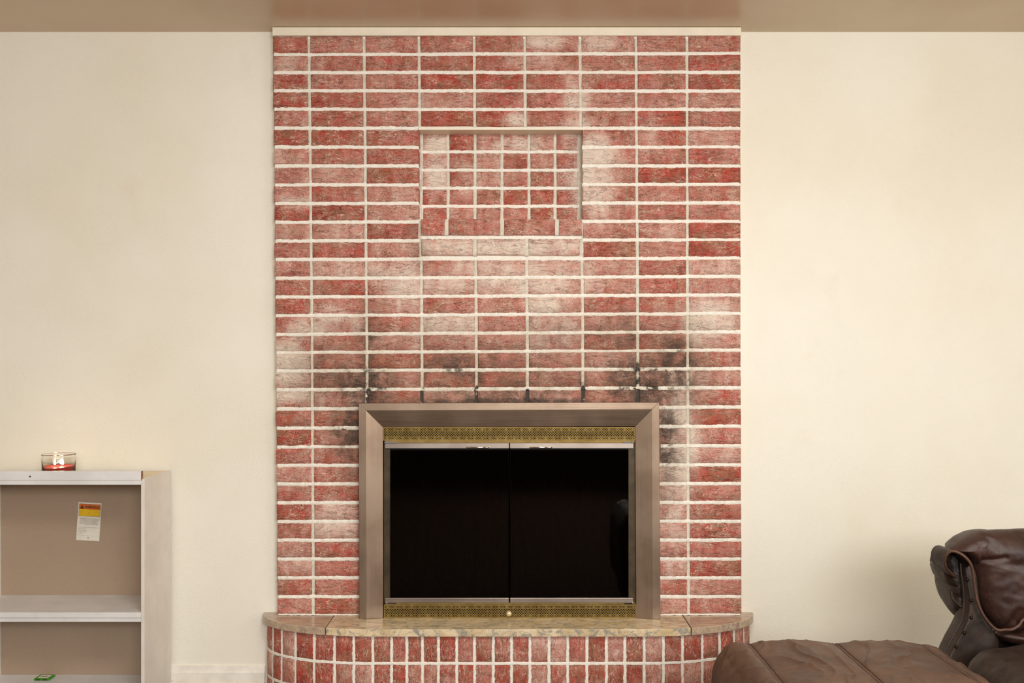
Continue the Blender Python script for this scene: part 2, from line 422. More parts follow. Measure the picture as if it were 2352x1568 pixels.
cache = {}
def brick_mesh(w, h, t, var, mat, tag_):
    key = (round(w/.002), round(h/.002), round(t/.005), var, tag_)
    if key in cache: return cache[key]
    rnd = random.Random(hash(key) & 0xffff)
    nx = 6 if w > h*1.5 else (3 if w > h*.7 else 3); nz = 3 if w > h*.7 else 5
    b = .0028
    def cuts(L, n): return [0, b/L*1.3] + [i/(n-2) for i in range(1, n-2)] + [1-b/L*1.3, 1] if n > 3 else [0, b/L*1.3, 1-b/L*1.3, 1]
    us, vs = cuts(w, nx), cuts(h, nz)
    m = MB(); rows = []
    for j, v in enumerate(vs):
        row = []
        for i, u in enumerate(us):
            edge = i in (0, len(us)-1) or j in (0, len(vs)-1)
            y = (.0030 + rnd.uniform(-.0008, .0010)) if edge else rnd.uniform(-.0009, .0007)
            x_ = (u-.5)*w; z_ = (v-.5)*h
            if i in (0, len(us)-1): x_ += rnd.uniform(-.0012, .0006)*(1 if i else -1)
            if j in (0, len(vs)-1): z_ += rnd.uniform(-.0012, .0008)*(1 if j else -1)
            row.append((x_, y, z_))
        rows.append(row)
    m.quadgrid(rows)
    ring = rows[0] + [r[-1] for r in rows[1:]] + rows[-1][-2::-1] + [r[0] for r in rows[-2:0:-1]]
    back = [(p[0]*.995, t, p[2]*.98) for p in ring]
    m.quadgrid([ring, back], closed=True)
    m.f.append(tuple(range(len(m.v)-len(ring), len(m.v)))); m.m.append(0)
    me = bpy.data.meshes.new('brick'); me.from_pydata(m.v, [], m.f); me.materials.append(mat)
    bm = bmesh.new(); bm.from_mesh(me); bmesh.ops.remove_doubles(bm, verts=bm.verts, dist=1e-6)
    bmesh.ops.recalc_face_normals(bm, faces=bm.faces)
    bm.to_mesh(me); bm.free()
    for p_ in me.polygons: p_.use_smooth = True
    try: me.set_sharp_from_angle(angle=R(50))
    except Exception: pass
    cache[key] = me
    return me
def brick_at(x0, x1, z0, z1, y, parent, t=.03, wash=None, mat=None, tag_='h', rz=0, ctr=None):
    w, h = x1-x0, z1-z0
    me = brick_mesh(w, h, t, random.randint(0, 3), mat or M['brick'], tag_)
    o = bpy.data.objects.new('brick', me); C.objects.link(o)
    c = Vector(ctr) if ctr else Vector(((x0+x1)/2, y + random.uniform(-.0012, .0012), (z0+z1)/2))
    o.location = c; o.rotation_euler = (random.uniform(-.006, .006), random.uniform(-.006, .006), rz + random.uniform(-.004, .004))
    o['wash'] = wash if wash is not None else random.choice([-.15, -.05, .0, .1, .2, .3])
    put(o, parent); return o
def brick_px(px0, px1, py0, py1, d, parent, **k):
    return brick_at(X(px0, d), X(px1, d), Z(py1, d), Z(py0, d), CY+d, parent, **k)

G = 3.3
for k in range(31):
    for c in range(9):
        ym = interp(ROWL, k) + 17
        l, r_ = jx(c, ym) + (G if c else 0), jx(c+1, ym) - (G if c < 8 else 0)
        if c == 0: l += random.uniform(-1.5, 1.5)
        xm = (l+r_)/2; top = rowtop(k, xm); bot = top + BH
        if k == 0: top -= 2
        if k == 30: bot = 1409
        if 5 <= k <= 11 and 3 <= c <= 5: continue
        if 5 <= k <= 10 and c == 2: r_ = 961
        if 5 <= k <= 10 and c == 6: l = 1338.5
        if k >= 20 and 2 <= c <= 6: continue
        if k == 19 and 2 <= c <= 6: bot = min(bot, 936)
        if k >= 20 and c == 1: r_ = 838
        if k >= 20 and c == 7: l = 1502
        wsh = random.choice([-.2, -.1, .0, .08, .16, .25])
        if 12 <= k <= 15: wsh += .12
        brick_px(l, r_, top + random.uniform(-.7, .7), bot + random.uniform(-.7, .7), CD, chim, t=.072 if (5 <= k <= 10 and c in (2, 6)) else .028, wash=wsh)
# sill course (flush soldier ends) and the proud course below it
for a, b in ((967,1021),(1030,1149),(1158,1275),(1284,1337)):
    brick_px(a, b, 503, 540, CD-.012, chim, t=.040, wash=.05)
for a, b in ((968,1087),(1095,1206),(1214,1332)):
    brick_px(a, b, 549.5, 586, CD-.008, chim, t=.036, wash=.3)
# niche back bricks
ND = CD + .070
for j, (a, b) in enumerate(((306,345),(352,387),(394,428),(436,470),(477,512))):
    xs = [971, 1029, 1091, 1153, 1215, 1275, 1330]
    for i in range(6):
        brick_px(xs[i] + (3.5 if i else 0), xs[i+1]-3.5, a, b, ND, chim, t=.028, wash=random.choice([-.2, 0, .15, .3]))

# mortar : recessed backing (core of the chimney) + pointed joints
HZ0 = Z(1413, CD)
m = MB(); back = .26; my = FY + .007
def core(px0, px1, py0, py1, y0=my, y1=back, d=CD): m.box(X(px0, d), X(px1, d), y0, y1, Z(py1, d), Z(py0, d))
core(630, 1699, 80, 298); core(632, 957.5, 298, 503); core(1342, 1699, 298, 503)
core(964, 1335.5, 503, 640); core(632, 964, 503, 640); core(1335.5, 1699, 503, 640); core(634, 1699, 640, 932)
core(638, 872, 932, 1412); core(1468, 1700, 932, 1412)
m.box(X(957.6, CD), X(1341.9, CD), CY+ND+.007, back, Z(503, CD), Z(298, CD))
def ribbon(pts, hw, y, horiz, rough=.0012, seed=0, mi=0):
    """pointed joint following pts (px,py pairs already in metres), bulging to y"""
    rows = []
    for i, (x, z) in enumerate(pts):
        a = hw + noise.noise(Vector((x*70, z*70, seed)))*rough*1.5 + random.uniform(-.75, .75)*rough
        b = hw + noise.noise(Vector((x*70, z*70, seed+9)))*rough*1.5 + random.uniform(-.75, .75)*rough
        pr = noise.noise(Vector((x*40, z*40, seed+4)))*.0009
        prof = [(-a, .006), (-a*.97, .0020+pr), (-a*.72, .0006+pr), (b*.75, .0004+pr), (b*.97, .0016+pr), (b, .006)]
        rows.append([(x, y+dy, z+o) if horiz else (x+o, y+dy, z) for o, dy in prof])
    m.quadgrid(rows, mi)
def hjoint(pxa, pxb, yfun, half, d=CD, y=None):
    n = max(2, int((pxb-pxa)/2.6)); s_ = d/F
    ribbon([(X(pxa+(pxb-pxa)*i/n, d), Z(yfun(pxa+(pxb-pxa)*i/n)+noise.noise(Vector(((pxa+(pxb-pxa)*i/n)*.02, half, yfun(pxa)*.1)))*1.0, d)) for i in range(n+1)], half*s_, (CY+d if y is None else y)+.0008, True, seed=pxa+yfun(pxa))
def vjoint(xfun, pya, pyb, half, d=CD):
    n = max(2, int((pyb-pya)/2.6)); s_ = d/F
    ribbon([(X(xfun(pya+(pyb-pya)*i/n)+noise.noise(Vector((half, xfun(pya)*.1, (pya+(pyb-pya)*i/n)*.02)))*1.0, d), Z(pya+(pyb-pya)*i/n, d)) for i in range(n+1)], half*s_, CY+d+.0032, False, seed=pya+xfun(pya), mi=1)
for k in range(31):
    def yf(px, k=k): return (rowtop(k, px)+BH + (rowtop(k+1, px) if k < 30 else 1412.6))/2
    xl, xr = jx(0, yf(700)) + 2.5, jx(9, yf(700)) - 2.5
    hh = 4.2
    if 4 < k < 11 or k == 4:
        segs = ((xl, 962), (1337, xr)) if k > 4 else ((xl, 961), (1338, xr))
        if k == 10: segs = ((xl, 964), (1338, xr))
    elif k >= 19: segs = ((xl, 840), (1500, xr))
    elif k == 11: segs = ((xl, xr),)
    else: segs = ((xl, xr),)
    if 5 <= k <= 9: m.box(X(956, CD), X(960.3, CD), FY+.003, CY+ND+.004, Z(yf(960)+4.5, CD), Z(yf(960)-4.5, CD)); m.box(X(1339.2, CD), X(1343, CD), FY+.003, CY+ND+.004, Z(yf(1340)+4.5, CD), Z(yf(1340)-4.5, CD))
    for a, b in segs: hjoint(a, b, yf, hh if k < 30 else 1.7)
hjoint(967, 1336, lambda px: 545, 4.6, y=FY-.003)
for j in range(1, 9):
    f = lambda y, j=j: jx(j, y)
    if j in (1, 8): vjoint(f, 88, 1412, 3.8)
    elif j == 2 or j == 7: vjoint(f, 88, 905 if j == 2 else 892, 3.6)
    elif j in (3, 6): vjoint(f, 88, 293, 3.6); vjoint(f, 505, 893, 3.6)
    else: vjoint(f, 88, 291, 3.6); vjoint(f, 588, 893, 3.6)
for x_ in (1025.5, 1153.5, 1279.5): vjoint(lambda y, x_=x_: x_, 504, 540, 5.0, d=CD-.011)
for x_ in (1091, 1210): vjoint(lambda y, x_=x_: x_, 549, 587, 4.6, d=CD-.006)
for y_ in (348.5, 390.5, 432, 473.5): hjoint(968, 1331, lambda px, y_=y_: y_, 3.7, d=ND)
for x_ in (969.5, 1029, 1091, 1153, 1215, 1275, 1330.5): vjoint(lambda y, x_=x_: x_, 302, 508, 3.7, d=ND)
m.v = [(a, b, max(c, HZ0+.0004)) for a, b, c in m.v]
o = m.build('mortar', [M['mortar'], M['mortar_g']], chim, smooth=True)
try: o.data.set_sharp_from_angle(angle=R(40))
except Exception: pass
# steel lintel over the niche, painted cream on its front edge
m = MB(); m.box(X(962, CD), X(1338, CD), FY-.002, CY+ND+.004, Z(298.5, CD), Z(292, CD))
o = m.build('lintel', M['trim'], chim, bevel=.001)
# header board at the ceiling
m = MB(); m.box(X(625.5, 3.545), X(1702.5, 3.545), CY+3.543, .02, Z(82, 3.545), ZC-.001)
struct(m.build('trim_1', M['trim'], bevel=.002))

# ------------------------------------------------------------------ firebox recess (dark lining)
fb = thing('fireplace_insert', 'bronze steel fireplace insert with two smoked glass doors and brass grilles', 'fireplace insert', (X(1170, 3.52), -.09, Z(1413, CD)))
FX0, FX1, FZ0, FZ1 = X(876, CD), X(1464, CD), Z(1412, CD)+.001, Z(934, CD)
m = MB()
y0, y1 = CY+3.535, .25
m.quadgrid([[(FX0, y0, FZ0), (FX1, y0, FZ0)], [(FX0+.08, y1, FZ0), (FX1-.08, y1, FZ0)]])
m.quadgrid([[(FX0, y0, FZ1), (FX1, y0, FZ1)], [(FX0+.08, y1, FZ1-.1), (FX1-.08, y1, FZ1-.1)]])
m.quadgrid([[(FX0, y0, FZ0), (FX0, y0, FZ1)], [(FX0+.08, y1, FZ0), (FX0+.08, y1, FZ1-.1)]])
m.quadgrid([[(FX1, y0, FZ0), (FX1, y0, FZ1)], [(FX1-.08, y1, FZ0), (FX1-.08, y1, FZ1-.1)]])
m.quadgrid([[(FX0+.08, y1, FZ0), (FX1-.08, y1, FZ0)], [(FX0+.08, y1, FZ1-.1), (FX1-.08, y1, FZ1-.1)]])
m.build('firebox', M['black'], fb)
# chain mesh curtains, gathered in folds at both sides
for sgn, a, b in ((0, 900, 1162), (1, 1180, 1440)):
    m = MB(); rows = []
    for j in range(13):
        py = 1022 + (1382-1022)*j/12
        rows.append([(X(a+(b-a)*i/130, 3.57), CY+3.575+.008*math.sin(i*.55+.5*math.sin(i*.13))+.001*math.sin(j), Z(py, 3.57)) for i in range(131)])
    m.quadgrid(rows); m.build('spark_curtain', M['mesh'], fb, smooth=True)
m = MB(); m.tube([W(884, 1020, 3.57), W(1456, 1020, 3.57)], .004); m.build('curtain_rod', M['brass_dull'], fb, smooth=True)

# surround of three mitred bars: flat outer lip, sloped inner face
DO, DI = 3.498, 3.512
def bar(name, mat, outer, mid, inner):
    """outer/mid/inner : two px points each (start, end)"""
    m = MB()
    rows = []
    for e in (0, 1):
        o_, mi, ii = outer[e], mid[e], inner[e]
        rows.append([Vector((X(o_[0], DO), -.053, Z(o_[1], DO))), W(*o_, DO), W(*mi, DO), W(*ii, DI), Vector((X(ii[0], DI), -.053, Z(ii[1], DI)))])
        for v_ in rows[-1]: v_.z = max(v_.z, Z(1413, CD)+.0006)
    m.quadgrid(rows, closed=True)
    n = 5; m.f.append(tuple(range(n))); m.m.append(0); m.f.append(tuple(range(n, 2*n))); m.m.append(0)
    return m.build(name, mat, fb, bevel=.0008)
bar('top_bar', M['steel_h'], ((824,926),(1514,924)), ((840.5,942),(1497.5,939.5)), ((879.5,980.5),(1459,979)))
bar('side_bar', M['steel_v'], ((825.5,1421.5),(824,926)), ((842,1421.5),(840.5,942)), ((880,1421.5),(879.5,980.5)))
bar('side_bar', M['steel_v'], ((1517,1421.5),(1514,924)), ((1499.5,1421.5),(1497.5,939.5)), ((1461.5,1421.5),(1459,979)))

# pierced brass grilles
def grille(px0, px1, py0, py1, d, knob=False):
    m = MB(); x0, x1, z0, z1 = X(px0, d), X(px1, d), Z(py1, d), Z(py0, d); y = CY+d
    t = .0012; H = z1-z0; e = 2.6*d/F
    m.box(x0, x1, y-t*1.6, y+t, z1-e, z1); m.box(x0, x1, y-t*1.6, y+t, z0, z0+e)
    m.box(x0, x0+.002, y-t, y+t, z0, z1); m.box(x1-.002, x1, y-t, y+t, z0, z1)
    za, zb = z0+e, z1-e; p = 5.7*d/F; w_ = .0019
    hh = zb-za; n = int((x1-x0)/p)+2
    def diag(xa, zz0, zz1, s_):
        xb = xa + s_*(zz1-zz0)
        pts = []
        for (xx, zz) in ((xa, zz0), (xb, zz1)): pts.append((xx, zz))
        (xa_, za_), (xb_, zb_) = pts
        def clip(xq, zq, xr_, zr_):
            if xq < x0: f_ = (x0-xq)/(xr_-xq) if xr_ != xq else 0; return x0, zq+(zr_-zq)*f_
            if xq > x1: f_ = (x1-xq)/(xr_-xq) if xr_ != xq else 0; return x1, zq+(zr_-zq)*f_
            return xq, zq
        if (xa_ < x0 and xb_ < x0) or (xa_ > x1 and xb_ > x1): return
        A = clip(xa_, za_, xb_, zb_); B = clip(xb_, zb_, xa_, za_)
        b = len(m.v)
        for (xx, zz) in (A, B):
            m.v.extend([(xx-w_*.7, y-t*.6, zz), (xx+w_*.7, y-t*.6, zz), (xx+w_*.7, y+t*.6, zz), (xx-w_*.7, y+t*.6, zz)])
        for q in ((0,1,5,4),(1,2,6,5),(2,3,7,6),(3,0,4,7)): m.f.append(tuple(b+i for i in q)); m.m.append(0)
    k = int(hh/p)+2
    for i in range(-k-1, n+k):
        diag(x0+i*p, za, zb, 1); diag(x0+i*p, za, zb, -1)
    # star and dash band along both edges
    P2 = 18.2*d/F; bh = hh*.24
    for za2, zb2 in ((za, za+bh), (zb-bh, zb)):
        m.box(x0, x1, y-t, y+t*.5, (za2 if za2 != za else zb2)-.0005, (za2 if za2 != za else zb2)+.0005)
        i = 0
        while x0+i*P2 < x1-P2*.4:
            xc = x0+(i+.5)*P2
            m.box(max(x0, xc-P2*.16), min(x1, xc+P2*.16), y-t*1.1, y+t*.5, (za2+zb2)/2-.0011, (za2+zb2)/2+.0011)
            m.box(max(x0, xc-.0012), min(x1, xc+.0012), y-t*1.1, y+t*.5, za2, zb2)
            i += 1
    g = m.build('brass_grille', M['brass'], fb)
    b = MB(); b.box(x0, x1, y+.004, y+.005, z0, z1); b.build('grille_backing', M['black'], g)
    return g
grille(880, 1458.5, 980.5, 1011.5, 3.518)
grille(882, 1461.5, 1387.5, 1419.0, 3.512)
# brass rails above and below the doors
m = MB(); m.box(X(884, 3.52), X(1458, 3.52), CY+3.522, CY+3.535, Z(1017, 3.52), Z(1011.5, 3.52)); m.build('brass_rail', M['brass'], fb, bevel=.001)
m = MB(); m.box(X(884, 3.52), X(1460, 3.52), CY+3.518, CY+3.535, Z(1387.2, 3.52), Z(1384, 3.52)); m.build('brass_rail', M['brass'], fb, bevel=.001)
for a, b in ((882, 897), (1443, 1460)):
    m = MB(); m.box(X(a, 3.53), X(b, 3.53), CY+3.528, CY+3.55, Z(1384, 3.53), Z(1017, 3.53)); m.build('inner_stile', M['brass_dull'], fb, bevel=.001)
for px, py in ((887, 1015), (1453, 1015), (888, 1386), (1455, 1386)):
    m = MB(); sg = 1 if px < 1100 else -1
    m.box(min(X(px-4, 3.515), X(px+sg*22, 3.515)), max(X(px-4, 3.515), X(px+sg*22, 3.515)), CY+3.510, CY+3.516, Z(py+1.2, 3.515), Z(py-1.2, 3.515))
    m.lathe([(0, -.002), (.0035, -.002), (.0035, .003), (0, .003)], c=tuple(W(px, py, 3.511)), n=12)
    m.build('hinge', M['chrome'], fb)
# doors
for a, b, hxa, hxb in ((884, 1169.3, 1073, 1122), (1171.2, 1455, 1218, 1267)):
    d = 3.514
    dr = bpy.data.objects.new('glass_door', None); C.objects.link(dr); dr.location = W((a+b)/2, 1200, d); put(dr, fb); dr.empty_display_size = .05
    m = MB(); m.box(X(a, d), X(b, d), CY+d, CY+d+.010, Z(1029.5, d), Z(1017.5, d)); m.build('top_rail', M['door_steel'], dr, bevel=.0008)
    m = MB(); m.box(X(a+.5, d), X(b-.5, d), CY+d, CY+d+.010, Z(1384, d), Z(1373, d)); m.build('bottom_rail', M['door_steel'], dr, bevel=.0008)
    m = MB(); m.box(X(a+1 if a > 1000 else 896, d), X(b-.6 if b < 1300 else 1444, d), CY+d+.003, CY+d+.007, Z(1373.5, d), Z(1029, d)); m.build('glass_pane', M['glass'], dr, bevel=.0006)
    m = MB()
    ys, zs = CY+d-.010, Z(1026.5, d)
    m.tube([(X(hxa, d), CY+d, zs), (X(hxa, d), ys+.003, zs), (X(hxa, d)+.003, ys, zs), (X(hxb, d)-.003, ys, zs), (X(hxb, d), ys+.003, zs), (X(hxb, d), CY+d, zs)], .0026, 10)
    m.build('handle', M['chrome'], dr, smooth=True)
# brass knob on the lower grille
m = MB(); c = W(1169, 1408, 3.505)
prof = [(.0001, -.014), (.006, -.0135), (.0095, -.010), (.0108, -.005), (.0102, -.001), (.008, .002), (.0045, .004), (.0045, .009), (.0001, .009)]
rows = [[(c.x+r_*math.cos(2*math.pi*k/28), c.y+y_, c.z+r_*math.sin(2*math.pi*k/28)) for k in range(28)] for r_, y_ in prof]
m.quadgrid(rows, closed=True); m.build('knob', M['knob'], fb, smooth=True)

# ------------------------------------------------------------------ hearth
HZ = Z(1413, CD); HB = HZ-.026; HA, HF = .45, .235
HL, HR = X(607, 3.6), X(1728, 3.6); HC = (HL+HR)/2; HW = (HR-HL)/2
def curve(x, inset=0.0):
    """front Y of the hearth at x"""
    t = max(0.0, (abs(x-HC)-HA)/(HW-inset-HA)); t = min(t, 1.0)
    return -(HF-inset)*math.sqrt(max(0, 1-t**2.1))
def outline(x0, x1, inset=0.0, n=60):
    xs = []
    for i in range(n+1):
        x = x0+(x1-x0)*i/n; xs.append(x)
    return [(x, curve(x, inset)) for x in xs]
hearth = thing('raised_hearth', 'raised curved-front hearth of upright red bricks with three granite slabs on top', 'hearth', (HC, -.1, 0))
def slab(x0, x1, mat, lab=None):
    # denser samples near the round ends
    n = 50; xs = [x0+(x1-x0)*i/n for i in range(n+1)]
    if x0 < -.8: xs = [x0 + (x1-x0)*(1-math.cos(math.pi/2*i/n)) for i in range(n+1)]
    if x1 > .8: xs = [x0 + (x1-x0)*math.sin(math.pi/2*i/n) for i in range(n+1)]
    front = [(x, curve(x)) for x in xs]
    front = [(a, min(b, -.0015)) for a, b in front]
    poly = front + [(x1, -.0015), (x0, -.0015)]
    # remove duplicates
    pl = []
    for p_ in poly:
        if not pl or (abs(p_[0]-pl[-1][0])+abs(p_[1]-pl[-1][1])) > 1e-4: pl.append(p_)
    if (abs(pl[0][0]-pl[-1][0])+abs(pl[0][1]-pl[-1][1])) < 1e-4: pl.pop()
    m = MB(); n = len(pl)
    m.v = [(a, b, HB) for a, b in pl] + [(a, b, HZ) for a, b in pl]
    m.f = [tuple(range(n)), tuple(range(2*n-1, n-1, -1))] + [(i, (i+1) % n, n+(i+1) % n, n+i) for i in range(n)]
    m.m = [0]*len(m.f)
    o = m.build('granite_slab', mat, hearth, bevel=.002)
    if lab: o['label'] = lab
slab(HL, -.652, M['granite_p']); slab(-.6485, .6225, M['granite'], 'long golden beige granite slab'); slab(.626, HR, M['granite_p'])
# bricks on end under the slab
INS = .016
samp = []
for i in range(4001):
    a = math.pi*i/4000; x = HC - (HW-INS)*math.cos(a); y = curve(x, INS); samp.append((x, y))
arc = [0]
for a, b in zip(samp, samp[1:]): arc.append(arc[-1] + math.hypot(b[0]-a[0], b[1]-a[1]))
pxs = [PX0 + F*s_[0]/(3.6+s_[1]) for s_ in samp]
def arc_at_px(px):
    best = min(range(len(pxs)), key=lambda i: abs(pxs[i]-px)); return arc[best]
def at_arc(a):
    import bisect
    i = min(max(bisect.bisect_left(arc, a), 1), len(arc)-1)
    f_ = (a-arc[i-1])/max(1e-9, arc[i]-arc[i-1])
    x = samp[i-1][0]+(samp[i][0]-samp[i-1][0])*f_; y = samp[i-1][1]+(samp[i][1]-samp[i-1][1])*f_
    dx, dy = samp[i][0]-samp[i-1][0], samp[i][1]-samp[i-1][1]
    return x, y, math.atan2(dy, dx)
jp = [626,646,678,721,768,812,856,899,934,970,1007,1049,1090,1133,1175,1217,1261,1304,1348,1393,1435.5,1480,1524,1568,1613.6,1653.6,1687,1709]
ja = [arc_at_px(p_) for p_ in jp]
while ja[0] > .06: ja.insert(0, ja[0]-.060)
while arc[-1]-ja[-1] > .06: ja.append(ja[-1]+.060)
ja = [.004] + ja + [arc[-1]-.004]
dref = 3.38
zr = [(Z(1520.5, dref), HB-.002), (Z(1584, dref), Z(1527.5, dref)), (.004, Z(1591, dref))]
mh = MB()
for i in range(len(ja)-1):
    a, b = ja[i]+.0052, ja[i+1]-.0052
    if b-a < .012: continue
    x, y, ang = at_arc((a+b)/2)
    for (z0, z1) in zr:
        wv = b-a
        nrm = Vector((math.sin(ang), -math.cos(ang), 0))
        ctr = Vector((x, y, (z0+z1)/2)) + nrm*random.uniform(-.001, .0015)
        brick_at(0, wv, z0, z1, 0, hearth, t=.028, wash=random.choice([-.2, -.1, 0, .1, .25]), mat=M['brick_v'], tag_='v', rz=ang, ctr=ctr)
# hearth mortar core + joints
core_pts = []
for i in range(0, 4001, 40):
    x, y = samp[i]; _, _, ang = at_arc(arc[i]); core_pts.append((x-math.sin(ang)*.006, min(-.0025, y+math.cos(ang)*.006)))
n = len(core_pts); mh.v = [(a, b, .002) for a, b in core_pts] + [(a, b, HB-.0005) for a, b in core_pts]
mh.f = [(i, i+1, n+i+1, n+i) for i in range(n-1)] + [tuple(range(n)), tuple(range(n, 2*n)), (0, n-1, 2*n-1, n)]
mh.m = [0]*len(mh.f)
def hrib(path, hw, vertical, seed, lift=0.0):
    """path of (arc, z)"""
    rows = []
    for a_, z_ in path:
        x, y, ang = at_arc(a_); nx_, ny_ = math.sin(ang), -math.cos(ang)
        a = hw + noise.noise(Vector((a_*70, z_*70, seed)))*.0018+random.uniform(-.0007,.0007); b = hw + noise.noise(Vector((a_*70, z_*70, seed+9)))*.0018+random.uniform(-.0007,.0007)
        row = []
        for o_, dy in ((-a, .006), (-a*.96, .0022+lift), (-a*.7, .0008+lift), (b*.7, .0008+lift), (b*.96, .0022+lift), (b, .006)):
            if vertical:
                x2, y2, _ = at_arc(min(max(a_+o_, 0), arc[-1])); row.append((x2-nx_*dy, min(-.001, y2-ny_*dy), z_))
            else: row.append((x-nx_*dy, min(-.001, y-ny_*dy), z_+o_))
        rows.append(row)
    mh.quadgrid(rows)
for a_ in ja[1:-1]:
    hrib([(a_+noise.noise(Vector((a_*9, i*.25, 0)))*.0015, .006+(HB-.010)*i/90) for i in range(91)], .0054, True, a_*10)
for z_ in ((zr[0][0]+zr[1][1])/2, (zr[1][0]+zr[2][1])/2):
    hrib([(arc[-1]*i/400, z_+noise.noise(Vector((i*.06, z_*9, 2)))*.0012) for i in range(401)], .0052, False, z_*10, -.0008)
o = mh.build('mortar', M['mortar'], hearth, smooth=True)
try: o.data.set_sharp_from_angle(angle=R(40))
except Exception: pass

# ------------------------------------------------------------------ bookcase
DF, DB = 3.324, 3.583
bx1 = -1.257; bx0i = -1.2688; lx1i = -1.880; lx0 = -1.892
ztop = .8185
bk = thing('bookcase', 'low white melamine bookcase with brown hardboard back against the left wall', 'bookcase', ((lx0+bx1)/2, CY+(DF+DB)/2, 0))
yf, yb = CY+DF, CY+DB
def panel(name, x0, x1, y0, y1, z0, z1, mat, bev=.0008, lab=None, par=None):
    m = MB(); m.box(x0, x1, y0, y1, z0, z1); o = m.build(name, mat, par or bk, bevel=bev)
    if lab: o['label'] = lab
    return o
panel('side_panel', bx0i, bx1, yf, yb, .001, ztop, M['melamine_b']); panel('side_panel', lx0, lx1i, yf, yb, .001, ztop, M['melamine_b'])
panel('top_panel', lx1i+.0002, bx0i-.0002, yf+.001, yb-.006, Z(1112.6, DF), ztop-.0005, M['raw_top'], lab='yellowed top board')
panel('fascia_board', lx0, X(323.7, DF-.003), yf-.003, yf+.011, Z(1102.8, DF-.003), Z(1082, DF-.003), M['melamine'], lab='white upright strip along the front of the top')
# fascia covers the top panel's front with a second white edging
panel('edge_strip', lx1i+.0002, bx0i-.0002, yf-.002, yf+.0008, Z(1112.9, DF), Z(1103.2, DF), M['melamine'])
panel('fascia_end', X(323.8, DF-.003), X(325.2, DF-.003), yf-.002, yf+.011, Z(1102.6, DF-.003), Z(1082.3, DF-.003), M['chip'], lab='raw chipboard end of the strip', bev=0)
panel('back_panel', lx1i+.0002, bx0i-.0002, yb-.006, yb-.001, .004, ztop-.001, M['hardboard'])
zs = .3615
panel('shelf', lx1i+.0002, bx0i-.0002, yf+.002, yb-.0065, Z(1419, DF), zs, M['melamine'])
panel('shelf', lx1i+.0002, bx0i-.0002, yf+.003, yb-.0065, Z(1428.5, DF), Z(1420, DF), M['melamine'])
zb_ = .068
panel('shelf', lx1i+.0002, bx0i-.0002, yf+.002, yb-.0065, zb_-.016, zb_, M['melamine'])
panel('plinth', lx1i+.0002, bx0i-.0002, yf+.02, yf+.034, .001, zb_-.0165, M['melamine'])
m = MB(); c = W(69, 1094, DF-.003); m.quadgrid([[(c.x+r_*math.cos(k*math.pi/6), c.y-y_, c.z+r_*math.sin(k*math.pi/6)) for k in range(12)] for r_, y_ in ((.0001, .0012), (.003, .001), (.0034, -.0005))], closed=True)
m.build('screw', M['screw'], bk)
# warning sticker on the back panel
DS = DB-.0065
st = thing('warning_sticker', 'white paper warning sticker with orange and yellow header inside the bookcase', 'sticker', tuple(W(206, 1197, DS)))
ux = (W(233.5, 1155.5, DS) - W(180.5, 1152.5, DS)); uz = (W(180.5, 1152.5, DS) - W(175, 1239.5, DS))
org = W(175, 1239.5, DS)
def sp(u, v, dy): q_ = org + ux*u + uz*v; return (q_.x, q_.y-dy, q_.z)
def sheet(name, rects, dy, mat, t=.0003):
    m = MB()
    for (u0, u1, v0, v1) in rects:
        b = len(m.v); m.v += [sp(u, v, dy) for u, v in ((u0,v0),(u1,v0),(u1,v1),(u0,v1))] + [sp(u, v, dy-t) for u, v in ((u0,v0),(u1,v0),(u1,v1),(u0,v1))]
        m.f += [tuple(b+i for i in q) for q in ((0,1,2,3),(7,6,5,4),(0,4,5,1),(1,5,6,2),(2,6,7,3),(3,7,4,0))]; m.m += [0]*6
    return m.build(name, mat, st)
sheet('paper', [(0, 1, 0, 1)], .0006, M['paper'], .0005)
sheet('header_border', [(.045, .965, .638, .962)], .0009, M['ink'])
sheet('orange_band', [(.055, .955, .82, .955)], .0012, M['orange'])
sheet('yellow_band', [(.055, .955, .645, .82)], .0012, M['yellow'])
rl = random.Random(3)
rects = []
for row, (v, n0, n1) in enumerate(((.79, .15, .85), (.752, .1, .92), (.714, .1, .86), (.676, .1, .92))):
    u = n0
    while u < n1: wd = rl.uniform(.05, .13); rects.append((u, min(u+wd, n1), v-.009, v+.006)); u += wd+.025
sheet('print_line', rects, .0014, M['amber_ink'])
rects = [(.11, .35, .565, .585)]
for v, n0, n1 in ((.575, .40, .93), (.545, .1, .93), (.517, .1, .93), (.489, .1, .84), (.461, .1, .90), (.432, .1, .92), (.345, .05, .95), (.305, .05, .40), (.262, .05, .44), (.222, .05, .42), (.180, .05, .26)):
    u = n0
    while u < n1: wd = rl.uniform(.04, .12); rects.append((u, min(u+wd, n1), v-.006, v+.005)); u += wd+.02
rects.append((.03, .97, .128, .131)); rects.append((.47, .55, .055, .095))
sheet('print_line', rects, .0012, M['grey_ink'])
m = MB(); b = 0
m.v = [sp(.09, .835, .0016), sp(.25, .835, .0016), sp(.17, .94, .0016), sp(.09, .835, .0012), sp(.25, .835, .0012), sp(.17, .94, .0012)]
m.f = [(0,1,2),(3,5,4),(0,3,4,1),(1,4,5,2),(2,5,3,0)]; m.m = [0]*5
m.build('warning_triangle', M['ink'], st)
sheet('exclamation_mark', [(.162, .178, .870, .912), (.162, .178, .848, .860)], .0019, M['orange'])
cu = bpy.data.curves.new('lettering', 'FONT'); cu.body = 'WARNING'; cu.size = 1; cu.extrude = 0; cu.offset = .02
to = bpy.data.objects.new('lettering', cu); C.objects.link(to)
dg = bpy.context.evaluated_depsgraph_get(); me = bpy.data.meshes.new_from_object(to.evaluated_get(dg)); bpy.data.objects.remove(to)
xs_ = [v.co.x for v in me.vertices]; ys_ = [v.co.y for v in me.vertices]
